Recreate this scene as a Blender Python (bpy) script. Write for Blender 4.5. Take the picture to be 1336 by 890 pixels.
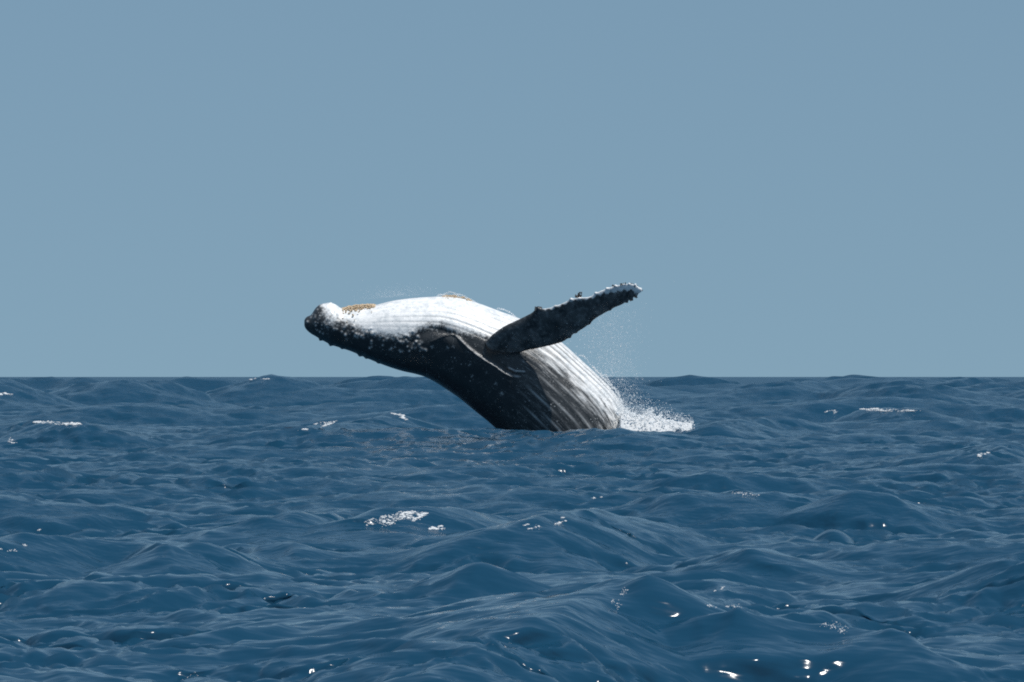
import bpy, math, random
import numpy as np
from mathutils import Vector, kdtree, noise as mnoise

for o in list(bpy.data.objects):
    bpy.data.objects.remove(o)
SC = bpy.context.scene
COL = SC.collection
R = math.radians
rng = np.random.default_rng(11)
random.seed(5)

# ------------------------------------------------------------------ camera
W0, H0 = 1336.0, 890.0          # pixel frame in which the place was measured
F = 5000.0                      # focal length in those pixels
HC = 2.1                        # eye height over mean sea level (small boat)
HOR = 491.5                     # horizon row
DW = 119.0                      # distance to the whale
cam_d = bpy.data.cameras.new('camera')
cam = bpy.data.objects.new('camera', cam_d)
COL.objects.link(cam)
cam_d.sensor_width = 36.0
cam_d.sensor_fit = 'HORIZONTAL'
cam_d.lens = 36.0 * F / W0
cam_d.shift_y = (HOR - H0 / 2) / W0
cam_d.clip_start = 0.5
cam_d.clip_end = 60000
cam.location = (0, 0, HC)
cam.rotation_euler = (R(90), 0, 0)
SC.camera = cam

# ------------------------------------------------------------------ sky, sun, exposure
SUN_EL, SUN_AZ = 67.0, 135.0     # azimuth measured from +Y (straight ahead) towards +X
world = bpy.data.worlds.new('World')
SC.world = world
world.use_nodes = True
wn = world.node_tree
wn.nodes.clear()
wo = wn.nodes.new('ShaderNodeOutputWorld')
bg = wn.nodes.new('ShaderNodeBackground')
sky = wn.nodes.new('ShaderNodeTexSky')
sky.sky_type = 'NISHITA'
sky.sun_disc = False
sky.sun_elevation = R(SUN_EL)
sky.sun_rotation = R(SUN_AZ)
sky.altitude = 0
sky.air_density = 1.0
sky.dust_density = 0.3
sky.ozone_density = 3.0
bg.inputs['Strength'].default_value = 0.083
# the marine air is clear down to the water: the sky begins a little above its hazy foot
tc = wn.nodes.new('ShaderNodeTexCoord')
vm = wn.nodes.new('ShaderNodeMapping')
vm.inputs['Scale'].default_value = (1, 1, 0.32)
vm.inputs['Location'].default_value = (0, 0, 0.158)
wn.links.new(tc.outputs['Generated'], vm.inputs['Vector'])
wn.links.new(vm.outputs['Vector'], sky.inputs['Vector'])
tint = wn.nodes.new('ShaderNodeMix')      # the faint green of sea air
tint.data_type = 'RGBA'; tint.blend_type = 'MULTIPLY'
tint.inputs[0].default_value = 1.0
tint.inputs[7].default_value = (1.025, 1.074, 0.978, 1)
wn.links.new(sky.outputs['Color'], tint.inputs[6])
wn.links.new(tint.outputs[2], bg.inputs['Color'])
wn.links.new(bg.outputs['Background'], wo.inputs['Surface'])

sun_d = bpy.data.lights.new('sun', 'SUN')
sun_d.energy = 4.5
sun_d.angle = R(0.53)
sun_d.color = (1.0, 0.965, 0.91)
sun = bpy.data.objects.new('sun', sun_d)
COL.objects.link(sun)
sd = Vector((math.sin(R(SUN_AZ)) * math.cos(R(SUN_EL)), math.cos(R(SUN_AZ)) * math.cos(R(SUN_EL)), math.sin(R(SUN_EL))))
sun.rotation_euler = sd.to_track_quat('Z', 'Y').to_euler()
sun.location = (30, 60, 80)

SC.view_settings.view_transform = 'Standard'
SC.view_settings.look = 'None'
SC.view_settings.exposure = 0.0
SC.view_settings.gamma = 1.0
SC.view_settings.use_curve_mapping = False
SC.render.engine = 'CYCLES'
SC.cycles.use_denoising = False
SC.cycles.pixel_filter_type = 'BLACKMAN_HARRIS'
SC.cycles.filter_width = 1.9
SC.cycles.max_bounces = 6
SC.cycles.sample_clamp_indirect = 1.0
SC.cycles.sample_clamp_direct = 3.0


# ------------------------------------------------------------------ helpers
def P(px, py, depth=DW):
    """point at a given distance ahead seen in the direction of a measured pixel"""
    return np.array([(px - W0 / 2) / F * depth, depth, HC + (HOR - py) / F * depth])


def smooth(a, b, x):
    t = np.clip((x - a) / (b - a), 0, 1)
    return t * t * (3 - 2 * t)


def tag(o, label=None, cat=None, group=None, kind=None):
    if label: o['label'] = label
    if cat: o['category'] = cat
    if group: o['group'] = group
    if kind: o['kind'] = kind
    return o


def mesh_np(name, verts, faces, mat, parent=None, smooth_shade=True):
    """faces: (M,3) or (M,4) int array"""
    me = bpy.data.meshes.new(name)
    verts = np.ascontiguousarray(verts, dtype=np.float32)
    faces = np.ascontiguousarray(faces, dtype=np.int32)
    k = faces.shape[1]
    me.vertices.add(len(verts)); me.vertices.foreach_set('co', verts.ravel())
    me.loops.add(faces.size); me.loops.foreach_set('vertex_index', faces.ravel())
    me.polygons.add(len(faces))
    me.polygons.foreach_set('loop_start', np.arange(0, faces.size, k, dtype=np.int32))
    try:
        me.polygons.foreach_set('loop_total', np.full(len(faces), k, dtype=np.int32))
    except Exception:
        pass
    me.update(calc_edges=True)
    me.polygons.foreach_set('use_smooth', np.full(len(faces), smooth_shade, dtype=bool))
    if mat: me.materials.append(mat)
    ob = bpy.data.objects.new(name, me)
    COL.objects.link(ob)
    if parent: ob.parent = parent
    return ob


def attr(me, name, data, kind='FLOAT'):
    a = me.attributes.new(name, kind, 'POINT')
    if kind == 'FLOAT':
        a.data.foreach_set('value', np.ascontiguousarray(data, dtype=np.float32))
    else:
        a.data.foreach_set('vector', np.ascontiguousarray(data, dtype=np.float32).ravel())


def seg_dist(p, poly):
    """distance of points p (N,2) to an open polyline, side sign, parameter value (segment index + t)"""
    best = np.full(len(p), 1e9); sgn = np.ones(len(p)); par = np.zeros(len(p))
    for i in range(len(poly) - 1):
        a, b = np.array(poly[i][:2], float), np.array(poly[i + 1][:2], float)
        ab = b - a
        t = np.clip(((p - a) @ ab) / (ab @ ab), 0, 1)
        q = a + t[:, None] * ab
        d = np.hypot(*(p - q).T)
        cr = ab[0] * (p[:, 1] - a[1]) - ab[1] * (p[:, 0] - a[0])
        m = d < best
        best[m] = d[m]; sgn[m] = (cr / (np.hypot(*ab) * (d + 1e-6)))[m]; par[m] = i + t[m]
    return best, sgn, par


class NT:
    """tiny node-building helper"""
    def __init__(s, name):
        s.m = bpy.data.materials.new(name); s.m.use_nodes = True
        s.t = s.m.node_tree; s.t.nodes.clear()
        s.out = s.t.nodes.new('ShaderNodeOutputMaterial')
        s.b = s.t.nodes.new('ShaderNodeBsdfPrincipled')
        s.t.links.new(s.b.outputs[0], s.out.inputs[0])

    def put(s, sock, v):
        if hasattr(v, 'is_output'): s.t.links.new(v, sock)
        else: sock.default_value = v

    def math(s, op, a, b=None, c=None, clamp=False):
        n = s.t.nodes.new('ShaderNodeMath'); n.operation = op; n.use_clamp = clamp
        s.put(n.inputs[0], a)
        if b is not None: s.put(n.inputs[1], b)
        if c is not None: s.put(n.inputs[2], c)
        return n.outputs[0]

    def mapr(s, v, a, b, c=0.0, d=1.0):
        n = s.t.nodes.new('ShaderNodeMapRange'); n.interpolation_type = 'SMOOTHSTEP'
        s.put(n.inputs[0], v)
        for i, x in enumerate((a, b, c, d)): n.inputs[1 + i].default_value = x
        return n.outputs[0]

    def attr(s, name, out='Fac'):
        n = s.t.nodes.new('ShaderNodeAttribute'); n.attribute_name = name
        return n.outputs[out]

    def noise(s, vec, scale, detail=3, rough=0.55):
        n = s.t.nodes.new('ShaderNodeTexNoise')
        if vec is not None: s.put(n.inputs['Vector'], vec)
        n.inputs['Scale'].default_value = scale
        n.inputs['Detail'].default_value = detail
        n.inputs['Roughness'].default_value = rough
        return n.outputs['Fac']

    def voro(s, vec, scale, rand=1.0):
        n = s.t.nodes.new('ShaderNodeTexVoronoi')
        s.put(n.inputs['Vector'], vec)
        n.inputs['Scale'].default_value = scale
        n.inputs['Randomness'].default_value = rand
        return n.outputs['Distance']

    def vscale(s, vec, sc):
        n = s.t.nodes.new('ShaderNodeMapping')
        s.put(n.inputs[0], vec); n.inputs['Scale'].default_value = sc
        return n.outputs[0]

    def mix(s, f, a, b):
        n = s.t.nodes.new('ShaderNodeMix'); n.data_type = 'RGBA'
        s.put(n.inputs[0], f)
        s.put(n.inputs[6], a if hasattr(a, 'is_output') else (*a, 1))
        s.put(n.inputs[7], b if hasattr(b, 'is_output') else (*b, 1))
        return n.outputs[2]

    def bump(s, h, strength, dist, normal=None):
        n = s.t.nodes.new('ShaderNodeBump')
        n.inputs['Strength'].default_value = strength
        n.inputs['Distance'].default_value = dist
        s.put(n.inputs['Height'], h)
        if normal is not None: s.put(n.inputs['Normal'], normal)
        return n.outputs[0]

    def geo(s):
        n = s.t.nodes.new('ShaderNodeTexCoord')
        return n.outputs['Object']


# ------------------------------------------------------------------ materials
def water_material():
    t = NT('sea_water')
    co = t.geo()
    far = t.attr('unresolved')      # how much of the wind sea is too small for the grid out there
    n0 = t.noise(co, 0.55, 5, 0.62)
    n2 = t.noise(t.vscale(co, (0.36, 1.0, 1.0)), 5.0, 2, 0.5)
    b1 = t.bump(n0, 1.0, 0.45)
    t.put(b1.node.inputs['Strength'], far)
    b2 = t.bump(n2, 1.0, 0.034, b1)
    t.b.inputs['Base Color'].default_value = (0.0068, 0.0415, 0.081, 1)
    t.put(t.b.inputs['Roughness'], t.math('MULTIPLY_ADD', far, 0.20, 0.08))
    t.b.inputs['IOR'].default_value = 1.333
    t.put(t.b.inputs['Normal'], b2)
    return t.m


def foam_material():
    t = NT('sea_foam')
    n = t.noise(t.geo(), 9.0, 3)
    t.put(t.b.inputs['Base Color'], t.mix(n, (0.84, 0.87, 0.89), (0.93, 0.94, 0.95)))
    t.b.inputs['Roughness'].default_value = 0.45
    t.b.inputs['IOR'].default_value = 1.33
    tr = t.t.nodes.new('ShaderNodeBsdfTranslucent'); tr.inputs['Color'].default_value = (0.9, 0.93, 0.95, 1)
    mx = t.t.nodes.new('ShaderNodeMixShader'); mx.inputs[0].default_value = 0.45
    t.t.links.new(t.b.outputs[0], mx.inputs[1]); t.t.links.new(tr.outputs[0], mx.inputs[2]); t.t.links.new(mx.outputs[0], t.out.inputs[0])
    return t.m


def skin_material():
    t = NT('whale_skin')
    co = t.geo()
    uv = t.attr('flow', 'Vector')              # metres along the body, metres round it
    wh = t.attr('white')                       # signed distance to the edge of the white, about -1..1 in half metres
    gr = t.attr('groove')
    sp = t.attr('spots')
    ln = t.attr('scar_highlight')
    stk = t.attr('streaky')
    # ragged, speckled edge on the head; streaks along the pleats further back
    nz = t.noise(co, 8.5, 6, 0.78)
    streak = t.noise(t.vscale(uv, (1.3, 8.0, 1.0)), 1.0, 6, 0.72)
    sp1 = t.math('MULTIPLY_ADD', nz, 3.4, -1.7)
    sp2 = t.math('MULTIPLY_ADD', streak, 3.6, -1.8)
    dm = t.t.nodes.new('ShaderNodeMix'); dm.data_type = 'FLOAT'
    t.put(dm.inputs[0], stk); t.put(dm.inputs[2], sp1); t.put(dm.inputs[3], sp2)
    edge = t.math('ADD', wh, dm.outputs[0])
    white = t.mapr(edge, -0.55, 0.60)
    # round pale scars on the dark skin
    vd = t.voro(co, 8.0)
    vmask = t.mapr(t.noise(co, 1.7, 2), 0.50, 0.66)
    scars = t.math('MULTIPLY', t.mapr(vd, 0.10, 0.24, 1.0, 0.0), vmask)
    vd2 = t.voro(co, 12.0)
    vm2 = t.mapr(t.noise(co, 2.3, 3), 0.54, 0.70)
    scars2 = t.math('MULTIPLY', t.mapr(vd2, 0.10, 0.26, 0.75, 0.0), vm2)
    scars = t.math('MAXIMUM', t.math('MULTIPLY', scars, 0.75), scars2)
    scratch = t.noise(t.vscale(uv, (1.8, 17.0, 1.0)), 1.0, 6, 0.72)
    scratch = t.math('MULTIPLY', t.mapr(scratch, 0.52, 0.75, 0.0, 0.42), stk)
    f = t.math('MAXIMUM', white, sp)
    f = t.math('MAXIMUM', f, t.math('MULTIPLY', scars, 0.5))
    fl = t.mapr(t.noise(co, 22.0, 4, 0.7), 0.56, 0.72, 0.0, 0.34)
    f = t.math('MAXIMUM', f, t.math('MULTIPLY', fl, t.mapr(t.noise(co, 2.9, 3), 0.42, 0.62)))
    f = t.math('MAXIMUM', f, scratch)
    f = t.math('MAXIMUM', f, ln)
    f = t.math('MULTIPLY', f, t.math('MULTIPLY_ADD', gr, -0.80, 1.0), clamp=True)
    dark = t.mix(t.noise(co, 2.2, 4), (0.013, 0.016, 0.019), (0.046, 0.050, 0.054))
    pale = t.mix(t.mapr(t.noise(co, 4.5, 6, 0.7), 0.30, 0.62), (0.55, 0.58, 0.60), (0.83, 0.83, 0.825))
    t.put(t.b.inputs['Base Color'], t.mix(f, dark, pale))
    t.put(t.b.inputs['Roughness'], t.math('MULTIPLY_ADD', t.noise(co, 6.0, 3), 0.25, 0.20))
    t.b.inputs['IOR'].default_value = 1.38
    bm = t.bump(t.noise(co, 16.0, 4, 0.65), 0.35, 0.03)
    bm = t.bump(t.math('MAXIMUM', scars, 0.0), 0.4, 0.02, bm)
    t.put(t.b.inputs['Normal'], bm)
    return t.m


def barnacle_material(name, a, b):
    t = NT(name)
    n = t.noise(t.geo(), 14.0, 4)
    t.put(t.b.inputs['Base Color'], t.mix(n, a, b))
    t.b.inputs['Roughness'].default_value = 0.6
    return t.m


M_WATER = water_material()
M_FOAM = foam_material()
M_SKIN = skin_material()
M_BARN = barnacle_material('barnacle_shell', (0.36, 0.26, 0.16), (0.66, 0.53, 0.37))
M_BDARK = barnacle_material('barnacle_stalk', (0.015, 0.014, 0.014), (0.06, 0.05, 0.045))


# ------------------------------------------------------------------ the sea
def fft_band(L, N, lmin, lmax, rms, wind_deg, spread, seed, ridge, power=4.0):
    g = np.random.default_rng(seed)
    k1 = np.fft.fftfreq(N, L / N) * 2 * np.pi
    kx, ky = np.meshgrid(k1, k1, indexing='ij')
    k = np.hypot(kx, ky); k[0, 0] = 1
    a = np.arctan2(ky, kx) - R(wind_deg)
    D = np.abs(np.cos(a)) ** spread + 0.04
    kmin, kmax = 2 * np.pi / lmax, 2 * np.pi / lmin
    Wd = smooth(kmin * 0.8, kmin * 1.2, k) * (1 - smooth(kmax * 0.8, kmax * 1.2, k))
    amp = np.sqrt(k ** (-power) * D) * Wd
    amp[0, 0] = 0
    h0 = amp * (g.standard_normal((N, N)) + 1j * g.standard_normal((N, N)))
    hz = np.fft.ifft2(h0)
    s = rms / hz.real.std()
    dx = np.fft.ifft2(1j * kx / k * h0).real * s
    dy = np.fft.ifft2(1j * ky / k * h0).real * s
    # crests sharper than troughs, as in a short wind sea
    n = hz.real / hz.real.std(); m = np.abs(hz.imag / hz.imag.std())
    sk = np.exp(0.4 * n); sk = (sk - sk.mean()) / sk.std()
    h = rms * ((1 - ridge) * sk + ridge * 1.6 * (m.mean() - m))
    return L, N, h.astype(np.float32), dx.astype(np.float32), dy.astype(np.float32)


def sample(band, x, y):
    L, N, *fs = band
    u = (x / L * N) % N; v = (y / L * N) % N
    i0 = np.floor(u).astype(np.int32); j0 = np.floor(v).astype(np.int32)
    fu = (u - i0).astype(np.float32); fv = (v - j0).astype(np.float32)
    i0 %= N; j0 %= N
    i1 = (i0 + 1) % N; j1 = (j0 + 1) % N
    res = []
    for f in fs:
        res.append((f[i0, j0] * (1 - fu) + f[i1, j0] * fu) * (1 - fv) + (f[i0, j1] * (1 - fu) + f[i1, j1] * fu) * fv)
    return res


# crests that stand out in the photograph: (pixel x, pixel y, crest height), front width, back width
CRESTS = [
    ([(430, 905, .12), (540, 880, .24), (620, 842, .34), (690, 806, .42), (740, 778, .48), (785, 757, .54), (812, 744, .64), (842, 760, .46), (895, 778, .25)], .62, 2.4),
    ([(800, 838, .15), (880, 800, .36), (935, 776, .50), (975, 800, .36), (1060, 815, .27), (1130, 822, .25), (1190, 842, .1)], .65, .9),
    ([(955, 730, .12), (995, 712, .36), (1035, 730, .12)], .5, .8),
    ([(430, 692, .08), (470, 676, .3), (515, 662, .42), (565, 663, .4), (640, 670, .28), (700, 684, .1)], .7, 1.6),
    ([(585, 716, .06), (640, 694, .3), (700, 674, .46), (755, 667, .46), (795, 676, .15)], .7, 1.4),
    ([(-60, 704, .4), (0, 699, .42), (50, 696, .42), (130, 700, .36), (200, 707, .3), (300, 714, .1)], .7, 1.5),
    ([(160, 720, .1), (230, 708, .34), (280, 710, .3), (340, 726, .08)], .5, 1.0),
    ([(840, 653, .2), (900, 644, .38), (960, 640, .42), (1005, 641, .40), (1038, 655, .15)], 1.1, 1.8),
    ([(1065, 659, .12), (1110, 643, .42), (1150, 645, .4), (1200, 662, .08)], .7, 1.6),
    ([(1235, 748, .08), (1280, 733, .38), (1340, 729, .45), (1400, 735, .3)], .7, 1.4),
    ([(555, 764, .08), (590, 747, .3), (622, 740, .4), (650, 755, .22), (710, 774, .05)], .5, 1.2),
    ([(320, 690, .1), (360, 676, .3), (400, 668, .35), (450, 672, .2)], .6, 1.6),
    ([(260, 572, .3), (340, 560, .60), (400, 556.5, .68), (470, 558, .66), (560, 560, .62), (640, 557.5, .64), (760, 560.5, .62), (830, 570, .50), (885, 573, .42)], 2.2, 3.0, .85),
    ([(885, 574, .2), (930, 558, .55), (975, 545, .75), (1020, 546, .7), (1085, 556, .3)], 1.5, 3.5),
    ([(-40, 558, .5), (40, 549, .72), (110, 552, .72), (150, 562, .25)], 1.6, 3.0),
    ([(1105, 541, .6), (1150, 531, .92), (1195, 533, .88), (1225, 545, .4)], 1.6, 3.5),
    ([(400, 566, .3), (480, 548, .66), (525, 541, .8), (560, 553, .45)], 1.6, 3.0),
    ([(1260, 602, .2), (1285, 588, .5), (1340, 572, .5)], 1.0, 2.2),
]
FAR_CRESTS = [  # (pixel x, crest height) at a set distance
    ([(940, .5), (1000, .9), (1060, 1.8), (1110, 2.15), (1150, 2.45), (1185, 2.1), (1240, 1.7), (1310, 1.0), (1400, .5)], 300.0, 7, 14),
    ([(1200, .5), (1270, 1.2), (1320, 1.55), (1380, 1.6), (1460, .9)], 250.0, 6, 12),
]
GRIDS = {}


def build_sea():
    # one sheet of rings round the boat, finer towards the whale, out past the horizon
    az = [-math.pi]
    fine = R(10.8)
    outer = np.concatenate([np.linspace(fine, R(30), 40)[1:], np.linspace(R(30), R(180), 41)[1:]])
    az = np.concatenate([-outer[::-1], np.linspace(-fine, fine, 600), outer])[1:]
    ring_step = lambda q: 0.045 if q < 20 else 0.0021 if q < 300 else 0.0036 if q < 800 else 0.010 if q < 1500 else 0.06
    r = [1.5]
    while r[-1] < 25000:
        q = r[-1]
        k = ring_step(q)
        r.append(q * (1 + k))
    r = np.array(r)
    nr, na = len(r), len(az)
    RR, AA = np.meshgrid(r, az, indexing='ij')
    X = (RR * np.sin(AA)).ravel(); Y = (RR * np.cos(AA)).ravel(); RR = RR.ravel(); AAb = np.abs(AA).ravel()
    Z = np.zeros_like(X); DX = np.zeros_like(X); DY = np.zeros_like(X)
    step = np.repeat([ring_step(q) * q for q in r], na)
    step = np.where(AAb < fine, step, np.maximum(step, RR * .02))
    # wavelength band, tile, rms height, spread power, seed, sharpening
    bands = [
        (230.0, 512, 8.0, 30.0, 0.21, 97, 3.0, 3, 0.8, 0.0),
        (130.0, 1024, 2.6, 8.0, 0.074, 102, 2.4, 21, 1.3, 0.25),
        (41.0, 1024, 1.0, 2.6, 0.056, 82, 1.6, 33, 1.2, 0.65),
        (23.0, 1024, 0.42, 1.0, 0.0265, 100, 1.5, 47, 0.95, 0.65),
        (9.7, 1024, 0.14, 0.42, 0.0110, 92, 1.4, 59, 0.8, 0.50),
    ]
    GUST = fft_band(61.0, 512, 1.6, 9.0, 1.0, 100, 0.8, 71, 0.0, 3.0)
    TR = np.zeros_like(X); GM = np.zeros_like(X); ZF = np.zeros_like(X); FA = np.zeros_like(X); ZS = np.zeros_like(X); LEAN = {2.6: .85, 1.0: .55, .42: .40, .14: .2}; lost = np.zeros_like(X)
    for L, N, l0, l1, rms, wd, spd, seed, chop, ridge in bands:
        b = fft_band(L, N, l0, l1, rms, wd, spd, seed, ridge)
        wgt = (1 - smooth(l0 * 0.40, l0 * 0.95, step)).astype(np.float32)
        if l0 < 1:
            gust = np.clip(1.05 + 0.6 * sample(GUST, X[wgt > .001], Y[wgt > .001])[0], .60, 1.9)   # ruffled patches and slicks
            wgt[wgt > .001] *= gust
        if l0 < 9: lost += (1 - np.clip(wgt, 0, 1)) * 0.25 * (step > .08)
        idx = np.nonzero(wgt > 0.001)[0]
        h, dx, dy = sample(b, X[idx], Y[idx])
        Z[idx] += h * wgt[idx]
        if l0 < 5: DY[idx] -= LEAN[l0] * h * wgt[idx]       # the wind pushes the crests over towards the boat
        if l0 > 2: ZS[idx] += h * wgt[idx]
        else: ZF[idx] += h * wgt[idx]
        DX[idx] -= dx * wgt[idx] * chop
        DY[idx] -= dy * wgt[idx] * chop
    # the standing-out crests
    def add_crest(pts, hs, wf, wb, calm=1.0):
        big = max(wf, wb)
        lo = pts.min(0) - 6 * big; hi = pts.max(0) + 6 * big
        idx = np.nonzero((X > lo[0]) & (X < hi[0]) & (Y > lo[1]) & (Y < hi[1]))[0]
        if not len(idx): return
        q = np.stack([X[idx], Y[idx]], 1)
        ds, vs, gs, ts = [], [], [], []
        near_ = 1.0 if pts[:, 1].max() < 60 else 0.0
        nseg = len(pts) - 1
        for i in range(nseg):
            d, sg, par = seg_dist(q, pts[i:i + 2])
            hh = hs[i] + (hs[i + 1] - hs[i]) * par
            w = wb + (wf - wb) * (0.5 - 0.5 * np.clip(sg, -1, 1))
            end = np.interp(i + par, [0, .4, nseg - .4, nseg], [0.3, 1, 1, 0.3])
            ds.append(d); vs.append(end * hh * np.exp(-(d / w) ** 1.35)); gs.append(end * np.exp(-(d / (1.9 * w)) ** 2))
            front = 0.5 - 0.5 * np.clip(sg, -1, 1)
            ts.append(near_ * end * hh * front * 0.34 * np.exp(-((d - 2.0 * wf) / (.9 * wf)) ** 2))
        ds, vs, gs, ts = np.array(ds), np.array(vs), np.array(gs), np.array(ts)
        wt = np.exp(-(ds - ds.min(0)) / (0.3 * wf)); wt /= wt.sum(0)
        v = (wt * vs).sum(0); g2 = (wt * gs).sum(0)
        # the random sea gives way under the crest so its height is the measured one
        # crests stand one behind the other, they do not pile up
        nv_ = np.maximum(FA[idx], v); v = nv_ - FA[idx]; FA[idx] = nv_
        Z[idx] += v - calm * g2 * ZS[idx] - near_ * 0.30 * g2 * ZF[idx]
        ZS[idx] *= 1 - calm * g2
        TR[idx] = np.maximum(TR[idx], (wt * ts).sum(0)); GM[idx] = np.maximum(GM[idx], np.minimum(1, 1.3 * g2 ** 1.6))
        DY[idx] -= v * 0.32
    for c, wf, wb, *cm in CRESTS:
        pts = []
        for px, py, hh in c:
            dep = (HC - hh) * F / (py - HOR)
            pts.append(((px - W0 / 2) / F * dep, dep))
        add_crest(np.array(pts), [q[2] for q in c], wf, wb, *cm)
    g = np.random.default_rng(77)
    for k in range(46):
        x0 = g.uniform(-160, 1500); dep = g.uniform(200, 560); top = HC * g.uniform(.68, 1.15); ln = g.uniform(40, 120)
        FAR_CRESTS.append(([(x0 - ln, top * .45), (x0 - ln * .5, top * .86), (x0, top), (x0 + ln * .45, top * .9), (x0 + ln, top * .45)], dep, g.uniform(3, 5), g.uniform(6, 11)))
    for c, dep, wf, wb in FAR_CRESTS:
        pts = np.array([((px - W0 / 2) / F * dep, dep + 3 * math.sin(px * .03)) for px, hh in c])
        add_crest(pts, [hh for px, hh in c], wf, wb, 0.35)
    Z -= TR * (1 - GM)                 # the trough in front of each near crest
    V = np.stack([X + DX, Y + DY, Z], 1)
    i = np.arange(nr - 1)[:, None] * na; j = np.arange(na)[None, :]
    j2 = (j + 1) % na
    f = np.stack([i + j, i + j2, i + na + j2, i + na + j], -1).reshape(-1, 4)
    f = f[:, ::-1]
    ob = mesh_np('sea', V, f, M_WATER)
    attr(ob.data, 'unresolved', lost)
    tag(ob, kind='structure')
    GRIDS['V'] = V; GRIDS['shape'] = (nr, na); GRIDS['az'] = az; GRIDS['r'] = r
    return ob


SEA = build_sea()
bpy.context.view_layer.update()
DG = bpy.context.evaluated_depsgraph_get()
SEA_E = SEA.evaluated_get(DG)


def hit_sea(px, py):
    d = Vector(P(px, py, 1.0)) - Vector((0, 0, HC)); d.normalize()
    ok, loc, nor, _ = SEA_E.ray_cast(Vector((0, 0, HC)), d)
    return (loc, nor) if ok else (None, None)


def sea_level(x, y):
    ok, loc, nor, _ = SEA_E.ray_cast(Vector((x, y, 30)), Vector((0, 0, -1)))
    return loc.z if ok else 0.0


# ------------------------------------------------------------------ the whale
PAIRS = [  # belly outline point, back outline point (measured pixels)
    ((397, 417.5), (397, 425.5)), ((400, 413.5), (399.5, 430)), ((406, 410.5), (405, 435)),
    ((411, 403), (411, 438.5)), ((416, 398.3), (418, 442.5)), ((423, 396), (425, 446.5)), ((431, 395), (432, 450)),
    ((438, 397.3), (439, 452.3)), ((446, 402.3), (446, 454.5)), ((462, 402.5), (458, 458.5)), ((478, 400.7), (471, 464)),
    ((492, 397.5), (484, 469.7)), ((508, 393.5), (499, 475.7)), ((525, 390.5), (514, 481)), ((545, 388.5), (528, 485)),
    ((565, 387.3), (542, 488)), ((585, 387), (556, 492.5)), ((605, 390), (570, 500)), ((628, 397), (584, 509)),
    ((652, 406), (598, 518.5)), ((678, 415.5), (611, 529)), ((706, 428), (624, 539.7)), ((733, 447), (637, 550)),
    ((757, 468.5), (651, 563)), ((780, 489.5), (666, 578)), ((799, 509), (683, 596)), ((812, 529), (701, 616)),
    ((820, 552), (721, 637)), ((823, 578), (742, 656)), ((822, 606), (764, 672)), ((818, 635), (785, 685)),
    ((816, 660), (800, 694)), ((814, 674), (806, 700)),
]
WIDTH = [(0, .55), (1, .9), (2, 1.0), (4, 1.0), (8, 1.12), (12, 1.08), (16, 1.0), (20, 1.0), (26, .98), (32, .9)]
S = DW / F   # metres per measured pixel at the whale


def cr(t, pts):
    """Catmull-Rom through pts at parameter t"""
    pts = np.asarray(pts, float)
    n = len(pts)
    i = np.clip(np.floor(t).astype(int), 0, n - 2); u = (t - i)[:, None]
    p0 = pts[np.clip(i - 1, 0, n - 1)]; p1 = pts[i]; p2 = pts[i + 1]; p3 = pts[np.clip(i + 2, 0, n - 1)]
    return 0.5 * (2 * p1 + (p2 - p0) * u + (2 * p0 - 5 * p1 + 4 * p2 - p3) * u ** 2 + (3 * p1 - p0 - 3 * p2 + p3) * u ** 3)


def tube(c, a, w, nv, power=2.0):
    """closed skin of sections: c (n,3) centres, a (n,3) half axes in the side plane, w (n,3) half axes across"""
    n = len(c)
    th = np.linspace(0, 2 * np.pi, nv, endpoint=False)
    ct, st = np.cos(th), np.sin(th)
    e = 2.0 / power
    ct2 = np.sign(ct) * np.abs(ct) ** e; st2 = np.sign(st) * np.abs(st) ** e
    V = c[:, None, :] + ct2[None, :, None] * a[:, None, :] + st2[None, :, None] * w[:, None, :]
    V = V.reshape(-1, 3)
    i = np.arange(n - 1)[:, None] * nv; j = np.arange(nv)[None, :]; j2 = (j + 1) % nv
    f = np.stack([i + j, i + nv + j, i + nv + j2, i + j2], -1).reshape(-1, 4)
    V = np.vstack([V, c[:1], c[-1:]])
    k = len(V) - 2
    jj = np.arange(nv); jj2 = (jj + 1) % nv
    cap0 = np.stack([np.full(nv, k), jj, jj2, jj2], 1)
    base = (n - 1) * nv
    cap1 = np.stack([np.full(nv, k + 1), base + jj2, base + jj, base + jj], 1)
    tris = np.vstack([cap0[:, :3], cap1[:, :3]])
    return V, f, tris, np.tile(th, n)


# near fin outline (measured pixels): upper edge from root to tip, then lower edge from root to tip
FIN_UP = [(632, 447), (640, 438), (650, 430), (661, 423.5), (678, 415.8), (692, 408.8), (700, 402.5), (707, 402.5), (716, 401.5), (726, 398.5),
          (737, 394), (745, 390), (754, 388.5), (763, 387.5), (771, 386), (778, 381.5), (790, 376.8), (801, 373), (813, 370.5), (824, 369.8), (832, 373), (837.5, 379)]
FIN_LO = [(650, 470), (659, 468), (668, 465.5), (678, 461), (688, 457.5), (697, 456), (708, 453.5), (717, 451.5), (726, 449), (735, 446), (743, 440.5),
          (750, 435), (757, 431.5), (764, 427), (770, 422.5), (778, 415.5), (790, 408.5), (800, 403), (810, 398.5), (819, 393.5), (829, 387), (837.8, 380.5)]


def fin(sections, nv=64):
    """sections: (upper point, lower point, thickness) world points -> foil skin"""
    up = np.array([s[0] for s in sections]); lo = np.array([s[1] for s in sections]); th = np.array([s[2] for s in sections])
    t = np.linspace(0, len(up) - 1, 150)
    up, lo = cr(t, up), cr(t, lo); th = np.interp(t, np.arange(len(th)), th)
    c = (up + lo) / 2; a = (up - lo) / 2
    ax = np.gradient(c, axis=0)
    nrm = np.cross(a, ax); nrm /= np.linalg.norm(nrm, axis=1)[:, None] + 1e-9
    return tube(c, a, nrm * th[:, None], nv, 1.75)


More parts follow.
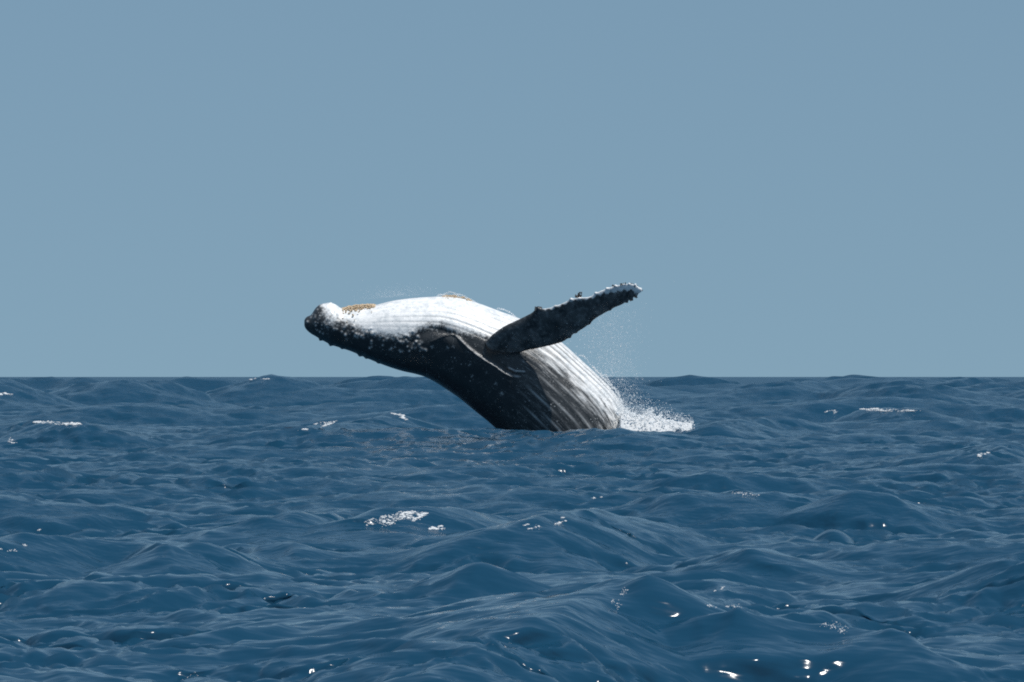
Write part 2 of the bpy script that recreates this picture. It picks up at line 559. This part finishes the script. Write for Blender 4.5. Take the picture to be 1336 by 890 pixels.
def build_whale():
    top = np.array([p[0] for p in PAIRS]); bot = np.array([p[1] for p in PAIRS])
    n = len(PAIRS)
    t = np.linspace(0, n - 1, 460)
    T, B = cr(t, top), cr(t, bot)
    cpx = (T + B) / 2; apx = (T - B) / 2
    wr = np.interp(t, [w[0] for w in WIDTH], [w[1] for w in WIDTH])
    half = np.hypot(*apx.T) * S * wr
    to3 = lambda p, d: np.stack([(p[:, 0] - W0 / 2) * S, np.full(len(p), d), HC + (HOR - p[:, 1]) * S], 1)
    c = to3(cpx, DW)
    a = np.stack([apx[:, 0] * S, np.zeros(len(apx)), -apx[:, 1] * S], 1)
    w = np.zeros_like(a); w[:, 1] = -half          # theta = +90 deg is the flank facing the boat
    NV = 320
    Vb, Fq, Ft, th = tube(c, a, w, NV)
    arc = np.concatenate([[0], np.cumsum(np.linalg.norm(np.diff(c, axis=0), axis=1))])
    # near fin: leaves the near flank and reaches out towards the boat
    secs = []
    for i, (u, l) in enumerate(zip(FIN_UP, FIN_LO)):
        q = i / (len(FIN_UP) - 1)
        d0 = DW - (1.38 + 2.3 * q ** 0.9)
        wid = math.hypot(u[0] - l[0], u[1] - l[1]) * S
        secs.append((P(u[0], u[1], d0 - 0.22 * wid), P(l[0], l[1], d0 + 0.22 * wid), 0.035 + 0.15 * (1 - q) ** 1.1))
    Vf, Ff, Tf, _ = fin(secs)
    # far fin: lies back along the hidden flank, down into the water
    secs = []
    for i in range(12):
        q = i / 11
        cen = P(660 + 105 * q, 478 + 92 * q, DW + 1.0 + 1.5 * q)
        hw = 0.55 * (1 - q) ** 0.6 + 0.05
        secs.append((cen + np.array([.5 * hw, .35 * hw, .6 * hw]), cen - np.array([.5 * hw, .35 * hw, .6 * hw]), 0.04 + .14 * (1 - q)))
    Vg, Fg, Tg, _ = fin(secs, 40)
    V = np.vstack([Vb, Vf, Vg])
    o1, o2 = len(Vb), len(Vb) + len(Vf)
    me = bpy.data.meshes.new('raw')
    faces = [tuple(x) for x in Fq.tolist()] + [tuple(x) for x in Ft.tolist()]
    faces += [tuple(x) for x in (Ff + o1).tolist()] + [tuple(x) for x in (Tf + o1).tolist()]
    faces += [tuple(x) for x in (Fg + o2).tolist()] + [tuple(x) for x in (Tg + o2).tolist()]
    me.from_pydata(V.tolist(), [], faces); me.update()
    raw = bpy.data.objects.new('raw', me); COL.objects.link(raw)
    md = raw.modifiers.new('r', 'REMESH'); md.mode = 'VOXEL'; md.voxel_size = 0.026; md.use_smooth_shade = True
    dg = bpy.context.evaluated_depsgraph_get()
    ev = raw.evaluated_get(dg)
    body = bpy.data.meshes.new_from_object(ev)
    bpy.data.objects.remove(raw); bpy.data.meshes.remove(me)
    body.name = 'body'
    nv = len(body.vertices)
    co = np.empty(nv * 3, np.float32); body.vertices.foreach_get('co', co); co = co.reshape(-1, 3).astype(float)
    # nearest measured skin point of every vertex, and how far the vertex stands off the trunk
    src = np.arange(0, len(Vb) - 2, 2)
    kd = kdtree.KDTree(len(src))
    for k, i in enumerate(src): kd.insert(Vb[i], k)
    kd.balance()
    hits = [kd.find(p) for p in co]
    near = src[np.array([h[1] for h in hits])]
    off = np.array([h[2] for h in hits])
    is_body = off < 0.13
    is_fin = ~is_body & (co[:, 1] < DW)
    ti = near // NV; ti = np.clip(ti, 0, len(t) - 1)
    # exact body angle from position
    rel = co - c[ti]
    aa = np.einsum('ij,ij->i', rel, a[ti]) / (np.einsum('ij,ij->i', a[ti], a[ti]) + 1e-9)
    ww = -rel[:, 1] / (half[ti] + 1e-6)
    theta = np.abs(np.arctan2(ww, aa))             # 0 belly midline .. pi back
    theta_s = np.arctan2(ww, aa)
    stat = t[ti]
    s_arc = arc[ti]
    px = W0 / 2 + co[:, 0] / S; py = HOR - (co[:, 2] - HC) / S
    p2 = np.stack([px, py], 1)
    # smooth the join of fin and flank (and the voxel steps)
    ne = len(body.edges)
    ed = np.empty(ne * 2, np.int32); body.edges.foreach_get('vertices', ed); ed = ed.reshape(-1, 2)
    deg = np.bincount(ed.ravel(), minlength=nv).astype(float)
    def lap(x):
        out = np.zeros_like(x)
        for k in range(x.shape[1]):
            out[:, k] = np.bincount(ed[:, 0], x[ed[:, 1], k], nv) + np.bincount(ed[:, 1], x[ed[:, 0], k], nv)
        return out / deg[:, None]
    rootd = np.hypot(px - 655, (py - 455) * 1.1)
    joint = np.exp(-(rootd / 38) ** 2) * (co[:, 1] < DW)
    for it in range(26):
        co = co + (0.5 if it < 3 else 0.55 * joint)[..., None] * (lap(co) - co) if it >= 3 else co + 0.5 * (lap(co) - co)
    # normals
    body.vertices.foreach_set('co', co.astype(np.float32).ravel()); body.update()
    nr = np.empty(nv * 3, np.float32); body.vertex_normals.foreach_get('vector', nr); nr = nr.reshape(-1, 3).astype(float)
    disp = np.zeros(nv)
    bodyf = np.where(is_body, 1.0, 0.0)
    # ventral pleats: chin to navel
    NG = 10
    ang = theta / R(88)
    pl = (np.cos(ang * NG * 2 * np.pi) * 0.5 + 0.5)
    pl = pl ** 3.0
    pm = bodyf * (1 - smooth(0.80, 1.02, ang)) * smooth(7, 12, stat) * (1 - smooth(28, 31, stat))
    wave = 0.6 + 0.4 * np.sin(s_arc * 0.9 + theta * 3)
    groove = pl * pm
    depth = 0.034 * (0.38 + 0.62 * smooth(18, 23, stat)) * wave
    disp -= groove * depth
    # lip of the jaw and the fold behind it
    LIP = [(562, 446), (577, 440), (590, 436.5), (597, 439), (604, 446), (613, 454.5), (624, 463), (636, 471), (648, 478), (658, 485.5), (667, 490), (677, 491.5)]
    d, sg, par = seg_dist(p2, LIP)
    fade = np.interp(par, [0, 1.5, 9.5, 11], [0, 1, 1, 0]) * bodyf
    below = sg > 0
    disp += fade * np.where(below, 0.13 * np.exp(-(d / 22) ** 1.5), -0.05 * np.exp(-(d / 9) ** 2))
    disp += fade * 0.04 * np.exp(-(d / 2.0) ** 2)
    FOLD = [(541, 447), (552, 436), (565, 431), (580, 432), (592, 438)]
    d3, _, _ = seg_dist(p2, FOLD)
    disp -= bodyf * 0.07 * np.exp(-(d3 / 6.0) ** 2)
    FOLD2 = [(664, 480), (672, 484), (684, 485)]
    d4, _, _ = seg_dist(p2, FOLD2)
    disp += bodyf * 0.05 * np.exp(-(d4 / 2.0) ** 2)
    # head knobs
    spots = np.zeros(nv)
    g = np.random.default_rng(4)
    knobs = [(418, 443, 2.2, 1.0), (431, 450.5, 2.4, .9), (446, 455, 2.0, .6), (469, 464.5, 2.6, .9), (477, 468, 2.2, .8), (493, 474, 2, .5),
             (452, 437, 2.2, .8), (465, 438.5, 2.2, .7), (473, 439, 2.0, .7), (443, 421, 1.8, .6), (453, 425, 2.2, .7), (462, 426, 2.2, .7), (402, 420, 1.8, .6)]
    for k in range(120):
        qx = g.uniform(412, 560)
        cy = np.interp(qx, [412, 440, 500, 560], [424, 430, 448, 452])
        qy = cy + g.normal(0, 6.5) - 3
        knobs.append((qx, qy, g.uniform(1.0, 2.0), g.uniform(.25, .7)))
    for k in range(34):
        qx = g.uniform(406, 436); knobs.append((qx, g.uniform(395, 418), g.uniform(.9, 1.7), g.uniform(.2, .5)))
    for kx, ky, kr, kh in knobs:
        m = np.nonzero((np.abs(px - kx) < 4 * kr) & (np.abs(py - ky) < 4 * kr) & is_body)[0]
        dd = np.hypot(px[m] - kx, py[m] - ky)
        e = np.exp(-(dd / kr) ** 2)
        disp[m] += 0.055 * kh * e * (kr / 2)
        spots[m] = np.maximum(spots[m], np.exp(-(dd / (kr * .8)) ** 2) * min(1, kh * 0.95))
    low = py > np.interp(px, [400, 430, 500, 560], [433, 441, 462, 470])
    spots[low] *= 0.25
    # fin knobs: big ones on the leading edge, small scallops on the trailing edge
    for kx, ky, kr, kh in [(702, 402, 3.2, 1.0), (756, 387, 2.6, .7), (745, 390, 2.4, .6), (724, 399, 2.6, .5), (777, 382, 2.2, .5), (792, 376, 2.2, .6),
                           (803, 372, 1.8, .8), (812, 370, 1.6, .8), (821, 369.5, 1.6, .8), (829, 371, 1.6, .8), (836, 377, 1.8, .6), (824, 390, 1.8, .9),
                           (831, 386, 1.6, .8), (818, 394, 1.8, .7), (752, 434.5, 2.6, .5), (744, 440, 2.2, .7), (770, 423, 2.2, .4), (797, 405, 2.2, .4)]:
        m = np.nonzero((np.abs(px - kx) < 9) & (np.abs(py - ky) < 9) & is_fin)[0]
        sc = (DW - 2.5) / DW
        fx = W0 / 2 + co[m, 0] / co[m, 1] * F; fy = HOR - (co[m, 2] - HC) / co[m, 1] * F
        disp[m] += 0.08 * kh * np.exp(-(np.hypot(fx - kx, fy - ky) / kr) ** 2)
    co = co + nr * disp[:, None]
    body.vertices.foreach_set('co', co.astype(np.float32).ravel()); body.update()
    # pigment: edge of the white underside
    EDGE = [(380, 405), (398, 412), (404, 415), (413, 413), (424, 418), (434, 421), (442, 417), (454, 421), (465, 427), (476, 432), (489, 436), (502, 438), (520, 440),
            (535, 438), (546, 430), (560, 424), (580, 423.5), (590, 430), (600, 434.5), (618, 435), (636, 440), (650, 444), (675, 450), (697, 459), (716, 473), (735, 490),
            (752, 508), (768, 528), (780, 548), (790, 575), (800, 640)]
    d, sg, _ = seg_dist(p2, EDGE)
    wh = -np.sign(sg) * d / 11.0
    # the fade to dark is broad over the rear pleats
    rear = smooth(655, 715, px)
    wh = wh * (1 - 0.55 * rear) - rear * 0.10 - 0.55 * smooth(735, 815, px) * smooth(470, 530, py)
    # dark blotch on the chin tip, dark rim of the snout
    wh -= 1.9 * np.exp(-((px - 415) / 6.0) ** 2 - ((py - 405) / 6.5) ** 2)
    chin = 1 - smooth(428, 452, px)
    wh = wh * (1 - .6 * chin) - np.interp(px, [400, 420, 428, 445], [.7, .45, .1, 0]) * chin
    wh = np.where(px < 405, wh - 1.2, wh)
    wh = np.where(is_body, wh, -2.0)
    # fin: dark faces, light on the upper edge painted pale towards the tip
    fx = W0 / 2 + co[:, 0] / co[:, 1] * F; fy = HOR - (co[:, 2] - HC) / co[:, 1] * F
    up = np.array(FIN_UP)
    du, _, pu = seg_dist(np.stack([fx, fy], 1), up)
    finw = (np.interp(fx, [704, 712, 735, 760, 785, 805, 840], [0, 2.0, 2.6, 2.6, 4.6, 8.5, 8.0]) + np.sin(fx * .7) - du) / 3.2
    wh = np.where(is_fin, np.clip(finw, -1.25, 1.0) - np.where(fx < 705, 2, 0), wh)
    scar_highlight = np.exp(-(seg_dist(p2, LIP[3:])[0] / 1.1) ** 2) * (0.22 + 0.25 * np.sin(px * .31) ** 2) + np.exp(-(d4 / 1.1) ** 2) * 0.5  # highlight along the lip and fold ridges, painted into the skin colour
    for sx, sy, sr in [(565, 453, 2.4), (585.5, 454, 2.4), (593, 452.5, 2.0), (614, 476, 1.6), (617, 490, 2.0), (636, 486, 1.6), (655, 513, 3.0), (648, 500, 2.4)]:
        scar_highlight = np.maximum(scar_highlight, 0.5 * np.exp(-((px - sx + np.sin(py * 2.1)) ** 2 + (py - sy + np.sin(px * 1.7)) ** 2) / (sr * .6) ** 2))
    finspeck = np.zeros(nv)
    for i in np.nonzero(is_fin)[0]:
        q = Vector(co[i])
        finspeck[i] = max(0.0, 0.035 + 0.10 * mnoise.noise(q * 3.1) + 0.16 * max(0.0, mnoise.noise(q * 9.0)))
    thin = (0.5 - 0.5 * np.cos(ang * NG * 2 * np.pi)) ** 6 * (0.55 + 0.45 * np.sin(s_arc * 3.1 + theta * 17))
    zone = smooth(668, 705, px) * smooth(478, 512, py) * (1 - smooth(1.25, 1.5, ang))
    scar_highlight = np.maximum(scar_highlight, 0.42 * thin * zone)
    scar_highlight = np.where(is_body, scar_highlight, finspeck)
    attr(body, 'white', np.clip(wh, -4, 4)); attr(body, 'groove', groove * wave * (0.34 + 0.66 * smooth(18, 23, stat))); attr(body, 'spots', np.where(is_body, spots, 0)); attr(body, 'scar_highlight', scar_highlight)
    attr(body, 'streaky', np.where(is_body, smooth(640, 705, px), 0))
    attr(body, 'flow', np.stack([s_arc, theta_s * 1.6, np.where(is_body, 0, 5.0) + 0 * px], 1), 'FLOAT_VECTOR')
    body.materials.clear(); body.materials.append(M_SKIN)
    body.polygons.foreach_set('use_smooth', np.ones(len(body.polygons), dtype=bool))
    root = bpy.data.objects.new('humpback_whale', None); COL.objects.link(root)
    base = Vector(P(735, 575, DW)); root.location = base
    tag(root, 'humpback whale breaching belly up with one long knobbly flipper raised to the right', 'whale')
    ob = bpy.data.objects.new('body', body); COL.objects.link(ob)
    ob.parent = root; ob.matrix_parent_inverse = root.matrix_world.inverted()
    bpy.context.view_layer.update()
    ob.matrix_parent_inverse = root.matrix_world.inverted()
    bpy.context.view_layer.update()
    return root, ob


WHALE, BODY = build_whale()
bpy.context.view_layer.update()
DG = bpy.context.evaluated_depsgraph_get()
BODY_E = BODY.evaluated_get(DG)
print('whale verts', len(BODY.data.vertices))

# ------------------------------------------------------------------ small round things: barnacles, foam flecks, drops
_t = (1 + 5 ** .5) / 2
ICO_V = np.array([(-1, _t, 0), (1, _t, 0), (-1, -_t, 0), (1, -_t, 0), (0, -1, _t), (0, 1, _t), (0, -1, -_t), (0, 1, -_t), (_t, 0, -1), (_t, 0, 1), (-_t, 0, -1), (-_t, 0, 1)], float)
ICO_V /= np.linalg.norm(ICO_V[0])
ICO_F = np.array([(0, 11, 5), (0, 5, 1), (0, 1, 7), (0, 7, 10), (0, 10, 11), (1, 5, 9), (5, 11, 4), (11, 10, 2), (10, 7, 6), (7, 1, 8), (3, 9, 4), (3, 4, 2), (3, 2, 6), (3, 6, 8), (3, 8, 9), (4, 9, 5), (2, 4, 11), (6, 2, 10), (8, 6, 7), (9, 8, 1)])


def cloud(name, cen, rad, mat, parent=None, squash=None, lump=0.25):
    cen = np.asarray(cen, float); rad = np.asarray(rad, float)
    n = len(cen)
    g = np.random.default_rng(n)
    sc = rad[:, None] * (np.ones((n, 3)) if squash is None else np.asarray(squash, float))
    base = ICO_V[None] * (1 + lump * g.uniform(-1, 1, (n, 12, 1)))
    V = cen[:, None, :] + base * sc[:, None, :]
    Fc = ICO_F[None] + (np.arange(n) * 12)[:, None, None]
    loc = cen.mean(0); loc[2] = cen[:, 2].min()
    off = np.zeros(3) if parent else loc
    ob = mesh_np(name, V.reshape(-1, 3) - off, Fc.reshape(-1, 3), mat)
    if parent:
        ob.parent = parent; ob.matrix_parent_inverse = parent.matrix_world.inverted()
    else:
        ob.location = loc
    return ob


def skin_at(x, y):
    """top of the whale over a plan point"""
    ok, loc, nor, _ = BODY_E.ray_cast(BODY.matrix_world.inverted() @ Vector((x, y, 12)), Vector((0, 0, -1)))
    return (BODY.matrix_world @ loc, nor) if ok else (None, None)


def barnacle_cluster(x0, x1, half_y, n, r0, r1, rise, mat, y0=DW):
    g = np.random.default_rng(n)
    C, Rr = [], []
    for k in range(n):
        x = g.uniform(x0, x1); y = y0 + g.normal(0, half_y)
        p, nn = skin_at((x - W0 / 2) * S, y)
        if p is None: continue
        e = 1 - abs(2 * (x - x0) / (x1 - x0) - 1) ** 3
        C.append(np.array(p) + np.array([0, 0, g.uniform(0, rise) * e])); Rr.append(g.uniform(r0, r1))
    ob = cloud('barnacle_cluster', C, Rr, mat, WHALE, lump=0.35)
    ob['kind'] = 'stuff'
    return ob


barnacle_cluster(447, 490, .22, 620, .018, .036, .10, M_BARN)['label'] = 'tan crust of barnacles on the chin'
barnacle_cluster(577, 616, .16, 110, .015, .034, .06, M_BARN)['label'] = 'thin tan crust of barnacles on the chest'


def fin_cluster(px, py, depth, n, sx, sz, r0, r1, mat):
    g = np.random.default_rng(int(px * 7))
    C = [P(px, py + 1.5, depth) + np.array([np.clip(g.normal(0, sx), -1.6*sx, 1.6*sx), g.normal(0, .05), np.clip(g.normal(0, sz), -1.6*sz, 1.6*sz)]) for k in range(n)]
    ob = cloud('flipper_barnacles', C, g.uniform(r0, r1, n), mat, WHALE, lump=0.4)
    ob['kind'] = 'stuff'
    return ob


fin_cluster(702, 401, DW - 2.1, 40, .06, .025, .016, .036, M_BDARK)
fin_cluster(755, 385.5, DW - 2.8, 30, .055, .03, .014, .032, M_BDARK)
fin_cluster(756.5, 382, DW - 2.8, 16, .03, .035, .012, .026, M_BDARK)
for q in [(801, 372), (811, 370), (815, 369.5), (824, 369.5), (830, 373), (834, 376), (836, 379), (829, 387), (822, 391)]:
    fin_cluster(q[0], q[1] - .6, DW - 3.5, 6, .03, .018, .012, .024, M_BDARK)


# ------------------------------------------------------------------ splash, spray, whitecaps
def build_splash():
    g = np.random.default_rng(8)
    root = bpy.data.objects.new('splash', None); COL.objects.link(root)
    root.location = P(850, 562, DW - 1)
    tag(root, 'white churned foam splash where the whale rises from the sea', 'splash')
    bpy.context.view_layer.update()
    C, Rr = [], []
    top = lambda x: np.interp(x, [796, 806, 815, 824, 835, 846, 856, 868, 882, 896, 908], [546, 541, 538, 541, 544, 540.5, 545, 549, 552, 553, 555])
    for k in range(1100):
        x = 806 + 101 * g.beta(1.2, 1.4)
        dep = DW - 1.0 + g.uniform(-1.6, 1.4)
        lo = 574
        q = g.random() ** 2.0
        y = top(x) + g.normal(0, 1.6) + q * (lo - top(x))
        p = P(x, y, dep)
        zs = sea_level(p[0], p[1])
        if p[2] < zs - .1: p[2] = zs + g.uniform(-.04, .08)
        C.append(p); Rr.append(g.uniform(.010, .036))
    ob = cloud('foam', C, Rr, M_FOAM, root, lump=0.3); ob['kind'] = 'stuff'
    # the churned mound itself
    nx, ny = 220, 90
    u, v = np.meshgrid(np.linspace(0, 1, nx), np.linspace(-1, 1, ny), indexing='ij')
    x = 806 + 101 * u
    nz = np.zeros_like(u)
    for o_ in range(5):
        k_ = 2.0 ** o_
        for q in range(6):
            th = g.uniform(0, 6.28); kk = k_ * g.uniform(6, 12)
            nz += np.abs(np.sin(kk * (u * 2.6 * math.cos(th) + v * 1.5 * math.sin(th)) + g.uniform(0, 6.28))) / k_ * .33
    nz = nz - nz.mean()
    dep = DW - 1.0 + 1.6 * v
    wx = (x - W0 / 2) / F * dep
    zt = HC + (HOR - top(x) + 1.0) / F * dep
    base = HC + (HOR - 572) / F * (DW - 1)
    e = np.clip(1 - np.abs(v) ** 2.2, 0, 1) * smooth(0, .04, u) * smooth(0, .05, 1 - u)
    wz = base + (zt - base) * e + nz * .05 * (0.3 + e)
    i = np.arange(nx - 1)[:, None] * ny; j = np.arange(ny - 1)[None, :]
    f = np.stack([i + j, i + ny + j, i + ny + j + 1, i + j + 1], -1).reshape(-1, 4)
    ob = mesh_np('mound', np.stack([wx, dep, wz], -1).reshape(-1, 3), f, M_FOAM, root)
    ob.matrix_parent_inverse = root.matrix_world.inverted(); ob['kind'] = 'stuff'
    C, Rr = [], []
    for x0, y0, hh, n in [(806, 540, 16, 60), (816, 541, 9, 40), (847, 541, 9, 70), (860, 546, 6, 40), (826, 543, 6, 40), (875, 551, 4, 30)]:
        for k in range(n):
            q = g.random() ** 1.6
            C.append(P(x0 + g.normal(0, 2.2) + q * 2, y0 - q * hh, DW - 1 + g.normal(0, .5))); Rr.append(.035 * (1 - .6 * q) * g.uniform(.5, 1.2))
    ob = cloud('jets', C, Rr, M_FOAM, root); ob['kind'] = 'stuff'
    return root


build_splash()


def build_spray():
    g = np.random.default_rng(9)
    C, Rr = [], []
    def put(x, y, d, r): C.append(P(x, y, d)); Rr.append(r)
    # falling curtain behind the flipper
    for k in range(6500):
        q = g.random() ** 0.75
        y = 545 - 150 * (1 - q)
        cx = np.interp(y, [395, 430, 470, 500, 545], [800, 792, 800, 806, 826])
        sx = np.interp(y, [395, 430, 470, 545], [22, 22, 17, 15])
        x = cx + g.normal(0, sx)
        put(x, y + g.normal(0, 3), DW + g.normal(0.3, .9), .0045 * math.exp(g.normal(0, .45)))
    for k in range(45):
        put(g.normal(798, 18), g.uniform(400, 520), DW + g.normal(0, .8), g.uniform(.011, .02))
    # low spray off the splash
    for k in range(1000):
        x = g.uniform(800, 905); q = abs(g.normal(0, 1))
        put(x, np.interp(x, [800, 850, 905], [538, 541, 553]) - q * np.interp(x, [800, 830, 905], [14, 10, 4]), DW + g.normal(-.5, .9), g.uniform(.005, .014))
    # drops running off the belly edge near the water
    for k in range(420):
        q = g.random()
        x = np.interp(q, [0, .5, 1], [772, 803, 821]); y = np.interp(q, [0, .5, 1], [480, 512, 548])
        put(x + abs(g.normal(0, 2.2)), y - abs(g.normal(0, 1.5)), DW + g.normal(0, .35), g.uniform(.008, .022))
    # fine mist thrown up over throat and chest
    for k in range(1000):
        x = g.normal(512, 24); y = np.interp(x, [440, 480, 520, 560], [400, 392, 388, 385]) - abs(g.normal(0, 6.5)) - 1
        put(x, y, DW + g.normal(0, .6), .0036 * math.exp(g.normal(0, .4)))
    for k in range(25):
        put(g.uniform(470, 900), g.uniform(355, 480), DW + g.normal(0, .8), g.uniform(.005, .010))
    # wisps of water peeling off chest ridge: thin arcs
    for x0, y0, dx, hh, n in [(578, 386, 22, 7, 60), (588, 387, 24, 6, 60), (600, 390, 22, 4, 50), (648, 403, 25, 4, 60), (652, 404, 18, 3, 40), (570, 387, 14, 4, 40), (756, 464, 14, 5, 40), (786, 490, 9, 5, 50)]:
        sl = np.interp(x0, [570, 600, 650, 700, 780], [.05, .25, .42, .7, .95])
        for k in range(n):
            q = k / (n - 1)
            put(x0 + dx * q + g.normal(0, .35), y0 + sl * dx * q - hh * 4 * q * (1 - q) * 0.8 + g.normal(0, .5), DW + g.normal(0, .12), g.uniform(.007, .014))
    ob = cloud('spray', C, Rr, M_FOAM, lump=0.1)
    tag(ob, 'fine spray drops hanging in the air around the whale', 'spray', kind='stuff')


build_spray()

# foam patches on crests, some white flecks standing in for sun glints: centre, half width, half height (pixels), flecks, fleck size, slope, label
CAPS = [
    (516, 677, 36, 7, 560, (.004, .018), -.16, 'largest foam patch on the crest below the whale head'),
    (572, 688, 16, 2.5, 110, (.005, .020), -.05, 'thin foam line just right of the largest foam patch'),
    (706, 684, 30, 6, 110, (.004, .016), -.22, 'sun glints built as scattered white flecks on the crest below the flipper root'),
    (775, 650, 12, 3, 40, (.005, .014), -.2, 'tiny foam flecks on the small crest under the splash'),
    (75, 552, 30, 1.6, 260, (.012, .045), .04, 'long thin whitecap at the left edge of the far sea'),
    (415, 555, 22, 4, 190, (.010, .034), -.25, 'broken foam patch in the sea left of the whale'),
    (524, 543.5, 12, 2.2, 170, (.014, .045), .30, 'short bright whitecap below the whale head'),
    (1160, 535, 32, 1.8, 300, (.014, .050), .03, 'long straight whitecap right of the splash'),
    (1088, 536, 10, 2.5, 60, (.010, .03), -.2, 'small foam tuft between the splash and the long straight whitecap'),
    (1285, 593, 9, 2.5, 90, (.008, .026), -.2, 'small foam tuft near the right edge of the sea'),
    (4, 514, 10, 1.4, 120, (.018, .06), 0, 'far whitecap cut by the left edge'),
    (8, 575, 12, 4, 60, (.007, .024), .1, 'foam flecks at the left edge below the long whitecap'),
    (24, 715, 24, 4, 36, (.004, .010), .02, 'sun glints built as white flecks on the dark crest at the left edge'),
    (52, 692, 4, 1.2, 14, (.005, .012), 0, 'single bright fleck above the dark left crest'),
    (985, 644, 30, 5, 50, (.004, .013), .02, 'sun glints built as white flecks on the mid sea crest right of the flipper'),
    (806, 784, 20, 12, 45, (.0026, .0075), -.6, 'sun glints built as white flecks under the tallest near crest'),
    (942, 785, 34, 9, 50, (.0026, .0075), .15, 'sun glints built as white flecks on the near crest right of the tallest'),
    (932, 771, 12, 3, 24, (.003, .009), -.35, 'thin foam curl above the near crest'),
    (1106, 816, 36, 9, 60, (.0026, .0075), .0, 'sun glints built as white flecks on the nearest crest at lower right'),
    (1010, 493.5, 10, 1.2, 60, (.03, .09), 0, 'far whitecap on the horizon right of the whale'),
    (330, 494.5, 22, 1.2, 80, (.03, .09), 0, 'far whitecap on the horizon left of the whale'),
]


def build_caps():
    g = np.random.default_rng(21)
    for cx, cy, wx, wy, n, (r0, r1), sl, label in CAPS:
        C, Rr, Q = [], [], []
        clumps = [(g.uniform(-1, 1), g.uniform(-1, 1), g.uniform(.08, .3)) for k in range(max(3, n // 16))]
        for k in range(n):
            a, b, s = clumps[g.integers(len(clumps))]
            u = a + g.normal(0, s * .6); v = b + g.normal(0, s)
            if abs(u) > 1.3: continue
            loc, nor = hit_sea(cx + u * wx, cy + sl * u * wx + v * wy * (1 - .5 * u * u))
            if loc is None: continue
            rr = r0 + (r1 - r0) * g.random() ** 2.2
            p = np.array(loc) + np.array(nor) * rr * .3
            C.append(p); Rr.append(rr); Q.append((g.uniform(.9, 1.8), g.uniform(.9, 1.4), g.uniform(.55, .9)))
        if not C: continue
        root = bpy.data.objects.new('whitecap', None); COL.objects.link(root)
        lo = np.array(C); root.location = (*lo.mean(0)[:2], lo[:, 2].min())
        bpy.context.view_layer.update()
        ob = cloud('foam_glint_flecks', C, Rr, M_FOAM, root, Q, .35); ob['kind'] = 'stuff'
        tag(root, label, 'whitecap', 'whitecaps and foam flecks on the wave crests')


build_caps()
